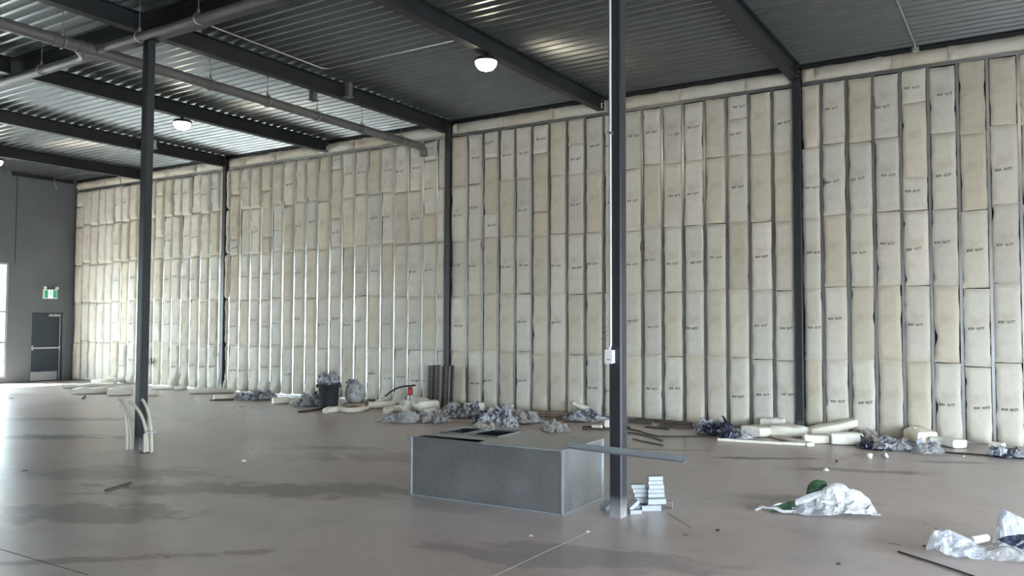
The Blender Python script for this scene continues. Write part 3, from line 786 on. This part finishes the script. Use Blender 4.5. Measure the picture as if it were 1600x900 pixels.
# dustbin
bp = G(516, 638); bs = dist(bp)/CF
r = thing('dustbin', 'dark grey round plastic dustbin overflowing with film by the wall', 'bin', (bp.x-.03, bp.y-.02, 0), .5)
MB().lathe([(0, .004), (.185, .004), (.19, .01), (.222, .53), (.235, .53), (.238, .50), (.245, .50), (.245, .545), (.212, .545), (.185, .06), (0, .06)], 28).build('body', M['bin'], r)
for s in (-1, 1): MB().box(.225*s-.035, .225*s+.035, -.06, .06, .44, .50).build('handle', M['bin'], r)
ft = thing('plastic_film_heap', 'crumpled spotted film heaped on top of the dustbin', 'plastic film', (bp.x-.03, bp.y-.02, .50))
film_mb(.23, .21, .26, 61, freq=7).build('film', M['film_spot'], ft)
film_mb(.16, .15, .22, 62, freq=9).build('film', M['film_mixed'], ft).location = (-.06, -.05, .05)
sb = thing('spotted_bag', 'pale grey rounded bag with dark spots beside the dustbin', 'bag', (bp.x+.34, bp.y+.36, .102), .5)
o = MB(); prf = [(0, .0), (.12, .01), (.19, .10), (.20, .24), (.18, .36), (.10, .43), (0, .44)]
o.lathe(prf, 18).build('sack', M['film_spot'], sb)
film_mb(.1, .1, .12, 64, freq=9).build('tied_neck', M['film_mixed'], sb).location = (-.05, -.05, .40)
cb = MB().box(-.2, .2, -.15, .15, .0, .10).build('cardboard_box', M['cardboard'], loc=(bp.x+.40, bp.y+.36, 0), rz=.6); tag(cb, 'low tan cardboard box under the spotted bag', 'box')
floor_rod([(466, 645), (490, 642), (520, 637)], .016, 'dark stick lying in front of the dustbin', 'dark_metal', 'stick', 'stick')
offcut_batt([(508, 646), (528, 643), (545, 645), (560, 644), (573, 640)], .16, .10, 'wavy cream insulation scrap in front of the dustbin', 14, (.85, .82, .74), wob=.3)
offcut_batt([(533, 644), (541, 643)], .08, .03, 'tiny cream scrap nearest the camera in front of the dustbin', 15)
offcut_batt([(575, 638), (612, 637)], .22, .15, 'cream rolled batt right of the dustbin', 16, (.84, .80, .70))
heap(530, 594, 637, 20, .5, ['film_tan', 'film_black'], 'brown torn wrapping behind the scraps right of the dustbin', 17)
wd_ = MB().box(-.45, .45, -.05, .05, 0, .04).build('wood_batten', M['wood'], loc=G(570, 632), rz=.35); tag(wd_, 'dark wooden batten lying behind the rolled batt', 'wood')
# red device, cable
ep = Vector((-11.50, 14.05, 0))
r = thing('red_device', 'small red device on short grey legs against the insulation', 'device', ep)
MB().lathe([(0, .22), (.055, .22), (.062, .24), (.062, .36), (.04, .39), (0, .395)], 16).build('body', M['red'], r)
MB().tube([(-.04, 0, .38), (-.035, 0, .43), (.035, 0, .43), (.04, 0, .38)], .01, 6).build('handle', M['dark_metal'], r)
for a in (0.3, 2.4, 4.5): MB().tube([(.03*math.cos(a), .03*math.sin(a), .24), (.07*math.cos(a), .07*math.sin(a), 0.004)], .009, 6).build('leg', M['galv'], r)
cpts = [(-.62, 0, .18), (-.45, 0, .29), (-.3, 0, .36), (-.12, 0, .41), (.06, .02, .43), (.2, .03, .45)]
o = MB().tube(cpts, .02, 8).build('black_strip', M['dark_metal'], loc=(ep.x, ep.y-.10, 0)); tag(o, 'curved black strip leaning over the small red device', 'strip')
# upright channels
ug = [(-10.98, .10), (-10.86, .08), (-10.76, .10), (-10.60, .07), (-10.49, .09), (-10.38, .07)]
un = ['leftmost', 'second from left', 'third from left, rust-streaked', 'fourth from left', 'fifth from left', 'rightmost']
for i, (x, wv) in enumerate(ug):
    yq = 14.08 if not (-10.75 < x < -10.6) else 14.05
    if i >= 2: yq = 14.06
    r = thing('steel_channel', un[i]+' of the dull steel channels standing against the middle wall column', 'steel channel', (x, yq, 0), 0, 'steel channels standing by the wall', (-.05, 0, 0))
    MB().box(-wv/2, wv/2, -.002, 0, 0.003, .88+.01*(i % 3)).build('web', M['brown_steel'], r)
    for s in (-1, 1): MB().box(s*wv/2-.001, s*wv/2+.001, -.04, -.002, 0.003, .88+.01*(i % 3)).build('flange', M['brown_steel'] if i % 2 else M['stud'], r)
# middle debris
offcut_batt([(629, 641), (650, 640), (672, 645)], .40, .22, 'large folded white batt in front of the small red device', 21, (.86, .84, .78), wob=.3)
offcut_batt([(603, 648), (612, 642), (632, 644)], .14, .12, 'bent white insulation scrap left of the large folded batt', 22, (.85, .83, .76), wob=.3)
offcut_batt([(664, 648), (680, 647)], .16, .12, 'small white batt end right of the large folded batt', 23, (.86, .84, .78))
offcut_batt([(614, 632), (622, 631)], .12, .12, 'small white tuft against the wall left of the red device', 24)
heap(583, 668, 662, 26, .9, ['film_clear', 'film_pale'], 'flat clear plastic sheet in front of the large folded batt', 25, freq=4)
heap(655, 708, 662, 22, .8, ['film_mixed', 'film_tan'], 'tangle of printed film at the foot of the upright channels', 26)
heap(692, 752, 655, 30, .9, ['film_mixed', 'film_clear', 'film_mixed'], 'grey film heap just right of the upright channels', 27)
heap(735, 800, 668, 38, 1.0, ['film_mixed', 'film_pale', 'film_navy', 'film_mixed'], 'tallest film heap right of the middle wall column', 28)
heap(785, 850, 664, 28, 1.0, ['film_mixed', 'film_clear', 'film_tan'], 'film heap behind the duct box openings, at its right', 29)
heap(740, 815, 672, 14, .5, ['film_clear', 'film_tan', 'film_mixed'], 'low scatter of film nearest the back of the duct box', 30)
heap(848, 900, 677, 20, .8, ['film_tan', 'film_clear'], 'tan crumpled film in front of the wooden planks', 31)
heap(884, 955, 660, 22, .7, ['film_mixed', 'film_pale', 'film_mixed'], 'film heap against the wall just left of the foreground column', 32)
offcut_batt([(728, 642), (758, 640)], .25, .16, 'white batt piece resting behind the grey film heap', 33, (.84, .82, .76))
offcut_batt([(795, 642), (815, 641)], .2, .14, 'small white batt at the wall behind the film heaps', 34)
offcut_batt([(912, 648), (932, 650)], .2, .08, 'white batt strip leaning on the film left of the foreground column', 35, (.87, .85, .8), zz=(.22, .10))
offcut_batt([(926, 669), (940, 670)], .10, .06, 'small white scrap on the floor left of the foreground column', 36)
offcut_batt([(944, 668), (953, 668)], .16, .14, 'white block just touching the left edge of the foreground column', 37)
for i, z in enumerate((0, .05, .10)):
    p = G(864, 655); o = MB().box(-.45, .45, -.05, .05, 0, .04).build('wood_plank', M['wood'], loc=(p.x, min(p.y, 14.0), z), rz=.12+.03*i)
    tag(o, ['lowest', 'middle', 'top'][i]+' dark plank of the little stack by the wall', 'wood', 'planks by the wall')
# rods and channels on the floor right of the foreground column
for pts, rad, lab in (([(981, 671), (997, 674), (1015, 680), (1030, 683), (1050, 683), (1110, 683)], .012, 'longest bent brown rod on the floor right of the foreground column'),
                      ([(981, 677), (997, 679), (1015, 683), (1035, 690)], .012, 'middle bent brown rod right of the foreground column'),
                      ([(989, 687), (1005, 691), (1021, 694), (1036, 697)], .012, 'short bent brown rod nearest the camera right of the foreground column'),
                      ([(910, 668), (955, 668.5), (985, 669)], .015, 'straight brown rod passing behind the foreground column'),
                      ([(910, 671.5), (955, 672), (980, 672)], .015, 'straight brown rod in front of its twin behind the foreground column'),
                      ([(1008, 668), (1045, 672)], .012, 'short straight brown rod near the wall right of the foreground column')):
    floor_rod(pts, rad, lab, 'brown_rod')
for a, q, lab in (((983, 660), (1022, 663), 'dull steel channel lying by the wall just right of the foreground column'), ((1030, 667), (1083, 670), 'dull steel channel with an open dark end lying by the wall'), ((1005, 655), (1090, 662), 'long steel channel lying tight along the wall base')):
    p, q = G(*a), G(*q); d = q-p; c_ = (p+q)/2; c_.y = min(c_.y, 14.1)
    r = thing('floor_channel', lab, 'steel channel', (c_.x, c_.y, 0), math.atan2(d.y, d.x))
    L = d.length/2
    MB().box(-L, L, -.045, .045, .002, .005).build('web', M['brown_steel'], r)
    for s in (-1, 1): MB().box(-L, L, s*.045-.0015, s*.045+.0015, .002, .055).build('flange', M['brown_steel'], r)
heap(1016, 1031, 667, 9, .2, ['film_tan'], 'small crumpled scrap of film among the steel channels', 38, freq=9)
# right-hand debris
heap(1096, 1150, 682, 30, .7, ['film_mixed', 'film_navy', 'film_mixed'], 'dark bluish film heap at the left end of the right-hand debris', 41)
heap(1135, 1188, 689, 24, .6, ['film_mixed', 'film_navy'], 'film tangle beside the long white insulation strips', 42)
offcut_batt([(1122, 689), (1170, 692), (1220, 695), (1262, 697)], .10, .045, 'long thin white insulation strip lying in front, right side', 43, (.86, .84, .78))
offcut_batt([(1202, 681), (1221, 687), (1245, 692), (1267, 698)], .12, .05, 'second white insulation strip slanting to meet the long thin one', 44, (.86, .84, .78))
offcut_batt([(1172, 683), (1195, 679), (1225, 682), (1262, 680)], .45, .16, 'crumpled white batt heaped before the right wall column', 45, (.83, .81, .74), wob=.35)
offcut_batt([(1190, 672), (1212, 668), (1235, 670)], .25, .2, 'soft white batt tuft against the wall left of the right wall column', 46, (.83, .82, .77), wob=.35)
offcut_batt([(1256, 692), (1294, 693)], .22, .14, 'white batt block with square end right of the long strips', 47, (.85, .83, .76))
offcut_batt([(1297, 694), (1345, 695)], .30, .18, 'larger white batt block left of the black bag', 48, (.87, .86, .8))
offcut_batt([(1262, 683), (1300, 682), (1345, 677)], .28, .14, 'long white batt lying behind the two blocks', 49, (.84, .81, .72), zz=(.02, .06, .16))
offcut_batt([(1282, 676), (1322, 673)], .26, .1, 'greyish batt against the wall right of the right wall column', 50, (.72, .68, .6))
heap(1345, 1380, 692, 28, .5, ['film_clear', 'film_tan'], 'clear film behind the black bag', 51)
heap(1358, 1402, 705, 22, .45, ['film_black', 'film_navy'], 'glossy black bag on the floor at right', 52, 'bag', name='black_bag')
heap(1378, 1442, 706, 22, .6, ['film_mixed', 'film_pale', 'film_clear'], 'printed film spilling right from the black bag', 53)
offcut_batt([(1420, 690), (1436, 688), (1450, 694)], .36, .20, 'cream batt slumping out of the wall foot behind clear film', 54, (.84, .79, .68), wob=.3)
heap(1436, 1480, 711, 26, .5, ['film_clear', 'film_pale'], 'clear film fan right of the slumped batt', 55)
offcut_batt([(1456, 694), (1478, 696), (1500, 701)], .24, .12, 'white batt end lying between two studs at right', 56, (.88, .87, .84))
offcut_batt([(1549, 704), (1568, 706)], .22, .13, 'small white batt block near the right edge', 57, (.84, .82, .76))
heap(1564, 1612, 718, 24, .5, ['film_navy', 'film_pale', 'film_mixed'], 'bluish film heap at the right edge against the wall', 58)
floor_rod([(1474, 708), (1530, 712), (1610, 718)], .012, 'thin dark line along the floor before the right-hand studs', 'dark_metal', 'floor_line', 'strip')  # dark line along the wall foot, drawn as a thin rod
o = MB().lathe([(0, .002), (.03, .002), (.04, .06), (.0, .07)], 12).build('paper_cup', M['white_plastic'], loc=G(1359, 716)); tag(o, 'tiny white cup on the floor in front of the black bag', 'cup')
o = film_mb(.05, .05, .08, 71, 6, 16, 14).build('foil_ball', M['galv'], loc=G(1383, 716)); tag(o, 'shiny crumpled foil ball in front of the black bag', 'foil')
for (px, py, rd, lab, mt) in ((1506, 714, .025, 'small white crumb on the floor near the right edge', 'white_plastic'), (1291, 736, .03, 'small pale chip on the floor above the white bag', 'white_plastic'), (1307, 722, .02, 'tiny dark chip on the floor above the white bag', 'dark_metal'), (1121, 830, .018, 'tiny dark stone on the bare floor before the white bag', 'dark_metal'), (380, 722, .03, 'small white chip on the floor left of the duct box', 'white_plastic'), (1444, 854, .016, 'tiny dark chip above the black rod', 'dark_metal'), (918, 832, .02, 'small pale pebble at the end of the floor joint', 'white_plastic'), (829, 839, .02, 'pale flake on the floor in front of the duct box', 'cardboard'), (1310, 883, .02, 'flat dark flake in the lower right floor', 'brown_rod')):
    o = film_mb(rd, rd*.8, rd*.9, px, 4, 12, 25).build('floor_chip', M[mt], loc=G(px, py)); tag(o, lab, 'chip')
# ------------------------------------------------------------------ white and green bag
def cloth(rows, seed, amp=.03, up=7, freq=7, smooth=False):
    """thin crumpled sheet through rows of control points"""
    rr = random.Random(seed); so_ = Vector((seed*1.3, seed*2.1, seed*.7)); nr, nc = len(rows), len(rows[0])
    cs = lambda a, b, c, d, t_: .5*((2*b)+(c-a)*t_+(2*a-5*b+4*c-d)*t_*t_+(3*b-a-3*c+d)*t_**3)
    V3 = [[Vector(p) for p in r_] for r_ in rows]
    def at(r_, f):
        i_ = min(int(f), nc-2); t_ = f-i_; g = lambda k: r_[max(0, min(nc-1, k))]
        return Vector([cs(g(i_-1)[q], g(i_)[q], g(i_+1)[q], g(i_+2)[q], t_) for q in range(3)])
    NR, NC = (nr-1)*up, (nc-1)*up; vs = []
    for a in range(NR+1):
        fa = a/up; i_ = min(int(fa), nr-2); t_ = fa-i_; g = lambda k: V3[max(0, min(nr-1, k))]
        for b in range(NC+1):
            f = b/up + (rr.uniform(-.35, .35)/up if 0 < b < NC else 0)
            p0, p1, p2, p3 = at(g(i_-1), f), at(g(i_), f), at(g(i_+1), f), at(g(i_+2), f)
            p = Vector([cs(p0[q], p1[q], p2[q], p3[q], t_) for q in range(3)])
            q = p*freq+so_
            cr = (1-2.4*abs(mn.noise(q*.9)))*.7 + (1-2.4*abs(mn.noise(q*2.0+Vector((4, 4, 4)))))*.4
            p += Vector((mn.noise(q+Vector((9, 0, 0)))*.7, -.5*cr+.4*mn.noise(q+Vector((0, 9, 0))), .75*cr))*amp
            p.z = max(.003, p.z); vs.append(p)
    W = NC+1; fs = []
    for a in range(NR):
        for b in range(NC):
            k = a*W+b
            if (a+b) % 2: fs += [(k, k+W, k+1), (k+1, k+W, k+W+1)]
            else: fs += [(k, k+W, k+W+1), (k, k+W+1, k+1)]
    return MB().add(vs, fs, 0, smooth)
p, q = G(1175, 800), G(1358, 806); d = q-p; rz = math.atan2(d.y, d.x); c_ = (p+q)/2
r = thing('torn_bag', 'torn white and dark green plastic bag lying on the floor at right', 'bag', (c_.x, c_.y+.05, 0), rz)
cloth([[(.15, .25, 0), (.30, .28, .05), (.45, .25, .02), (.58, .18, 0)], [(.10, .12, .15), (.26, .15, .25), (.40, .13, .20), (.54, .10, .14)],
       [(.04, 0, .10), (.20, .02, .13), (.40, 0, .10), (.57, .02, .07)], [(.05, -.12, 0), (.20, -.14, .01), (.42, -.12, .02), (.61, -.10, 0)]], 81, .035).build('white_sheet', M['film_white'], r)
cloth([[(-.14, .04, .11), (.02, .08, .17), (.16, .10, .20)], [(-.15, .0, .09), (.02, .03, .13), (.18, .05, .15)], [(-.14, -.03, .03), (.02, -.01, .06), (.20, .02, .09)]], 82, .014).build('white_fold', M['film_white'], r)
cloth([[(-.02, .24, 0), (.1, .27, 0), (.22, .24, .02)], [(.02, .22, .22), (.1, .22, .27), (.19, .20, .25)], [(.0, .17, .14), (.1, .15, .16), (.2, .14, .16)]], 83, .016).build('green_flap', M['green_bag'], r, label='dark green plastic flap')
cloth([[(-.37, .0, .0), (-.25, .03, .03), (-.13, .04, .04)], [(-.36, -.03, .045), (-.25, .0, .08), (-.13, .01, .09)], [(-.40, -.06, .0), (-.25, -.07, .01), (-.13, -.06, .015)]], 84, .014).build('green_fold', M['green_bag'], r, label='dark green plastic fold')
cloth([[(-.18, -.04, .05), (-.02, -.03, .09), (.12, -.04, .10)], [(-.20, -.13, 0), (-.03, -.15, 0), (.12, -.17, 0)]], 85, .03).build('grey_underside', M['film_pale'], r)
loft([(-.52, -.01, .0), (-.45, .0, .03), (-.36, -.05, .03), (-.28, -.09, .01), (-.15, -.08, .01)], .03, .025, 85, wob=.4).build('white_edge', M['film_white'], r)
loft([(-.42, .0, .02), (-.33, -.01, .055), (-.24, .02, .075)], .025, .02, 86, wob=.4).build('white_edge', M['film_white'], r)
loft([(-.21, .22, .0), (-.12, .22, .02), (-.03, .21, .05)], .07, .035, 87).build('pale_tongue', M['film_tan'], r)
# ------------------------------------------------------------------ plastic wrap bottom right
c_ = G(1574, 866)
r = thing('plastic_wrap', 'big pale crumpled plastic wrap at the bottom right corner', 'plastic film', (c_.x, c_.y, 0), YAW)
cloth([[(-.58, .12, 0), (-.42, .14, .02), (-.25, .10, 0)], [(-.57, .06, .14), (-.45, .07, .16), (-.28, .04, .09)], [(-.58, -.02, .06), (-.44, -.03, .09), (-.25, -.05, .06)], [(-.54, -.07, 0), (-.40, -.13, 0), (-.22, -.18, 0)]], 91, .035).build('left_lobe', M['film_pale'], r)
cloth([[(0, .24, 0), (.06, .26, 0), (.2, .26, 0), (.45, .24, 0)], [(.0, .13, .17), (.05, .12, .32), (.2, .12, .23), (.42, .12, .23)], [(-.03, .06, .10), (.08, .04, .15), (.22, .04, .13), (.45, .03, .12)], [(-.05, .0, .02), (.08, -.03, .03), (.22, -.04, .02), (.45, -.05, .02)]], 92, .035).build('right_lobe', M['film_pale'], r)
cloth([[(-.05, .04, .10), (.1, .04, .13), (.3, .04, .14), (.5, .02, .12)], [(.0, -.03, .07), (.1, -.05, .09), (.3, -.06, .09), (.5, -.06, .08)], [(.03, -.10, .02), (.12, -.12, .01), (.3, -.14, .01), (.5, -.14, .01)]], 93, .025).build('navy_fold', M['film_navy'], r, label='dark navy printed fold')
cloth([[(-.24, -.05, .06), (-.05, -.04, .09), (.08, -.06, .06)], [(-.25, -.12, .04), (-.08, -.13, .07), (.1, -.12, .03)], [(-.2, -.2, 0), (-.06, -.24, 0), (.12, -.2, 0)]], 94, .03).build('front_fold', M['film_clear'], r)
MB().tube([(-.22, .10, .08), (-.08, .13, .095)], .032, 12).build('white_roll', M['white_plastic'], r)
floor_rod([(1403, 863), (1456, 880), (1530, 905)], .007, 'thin black rod on the floor at the bottom right', 'dark_metal')

# ------------------------------------------------------------------ PVC stubs round the left column
def stub(base, tip, lab, bend=.5, r_=.021):
    bx, by = base; tx, ty, tz = tip
    P0, P1, P2, P3 = Vector((0, 0, 0)), Vector((0, 0, .36)), Vector((.35*tx, .35*ty, tz*.86)), Vector((tx, ty, tz))
    pts = []
    for i in range(13):
        s = i/12; pts.append(P0*(1-s)**3+P1*3*s*(1-s)**2+P2*3*s*s*(1-s)+P3*s**3)
    o = thing('bent_pipe_stub', lab, 'pipe', (bx, by, 0), 0, 'cream pipes by the left column')
    MB().tube([tuple(p) for p in pts], r_, 12).build('pipe', M['pvc'], o)
    d = (pts[-1]-pts[-2]).normalized()
    MB().tube([tuple(pts[-1]-d*.004), tuple(pts[-1]+d*.003)], r_*.82, 12).build('mouth', M['pvc_dark'], o)
stub((-10.80, 7.02), (-.34, .02, .69), 'leftmost bent cream pipe rising left of the left column')
stub((-10.83, 6.98), (-.15, -.02, .62), 'shorter bent cream pipe close to the leftmost one')
stub((-10.37, 6.99), (-.40, -.03, .68), 'bent cream pipe crossing the front of the left column')
stub((-10.32, 7.02), (-.27, .02, .71), 'bent cream pipe leaning across the right face of the left column')
o = thing('bent_pipe_stub', 'short straight cream pipe with a side cap right of the left column', 'pipe', (-10.33, 6.92, 0), 0, 'cream pipes by the left column')
MB().tube([(0, 0, 0), (0, 0, .26)], .021, 12).build('pipe', M['pvc'], o)
MB().tube([(0, 0, .27), (.06, .04, .285), (.13, .08, .29)], .012, 8).build('side_cap', M['white_plastic'], o)
MB().box(-.05, .05, -.04, .04, 0, .012).build('floor_plate', M['brown_rod'], o)
# wall box left
o = MB().box(-.06, .06, -.05, 0, 0, .16).build('wall_box', M['dark_metal'], loc=(-21.05, YW-.07, .62)); tag(o, 'small dark electrical box on the insulation right of the left column', 'box')

# ------------------------------------------------------------------ outdoors through the glazing
gr = MB().box(-160, 160, -160, 160, -.6, -.26).build('ground', M['asphalt'], kind='structure')
b = MB()
so_ = Vector((2, 3, 4)); vs = []; fs = []
for i in range(41):
    for k in range(9):
        a = math.pi*k/8; n = 1+.35*mn.noise(Vector((i*.6, k*.8, 0)))
        vs.append((-1.2*math.cos(a)*n, i*.7, 2.6*math.sin(a)*n))
for i in range(40):
    for k in range(8): q = i*9+k; fs.append((q, q+1, q+10, q+9))
o = b.add(vs, fs, 0, False).build('hedge', M['hedge'], loc=(-45, 8, -.27)); tag(o, 'yellowish hedge outside the bright window at the left edge', 'hedge')
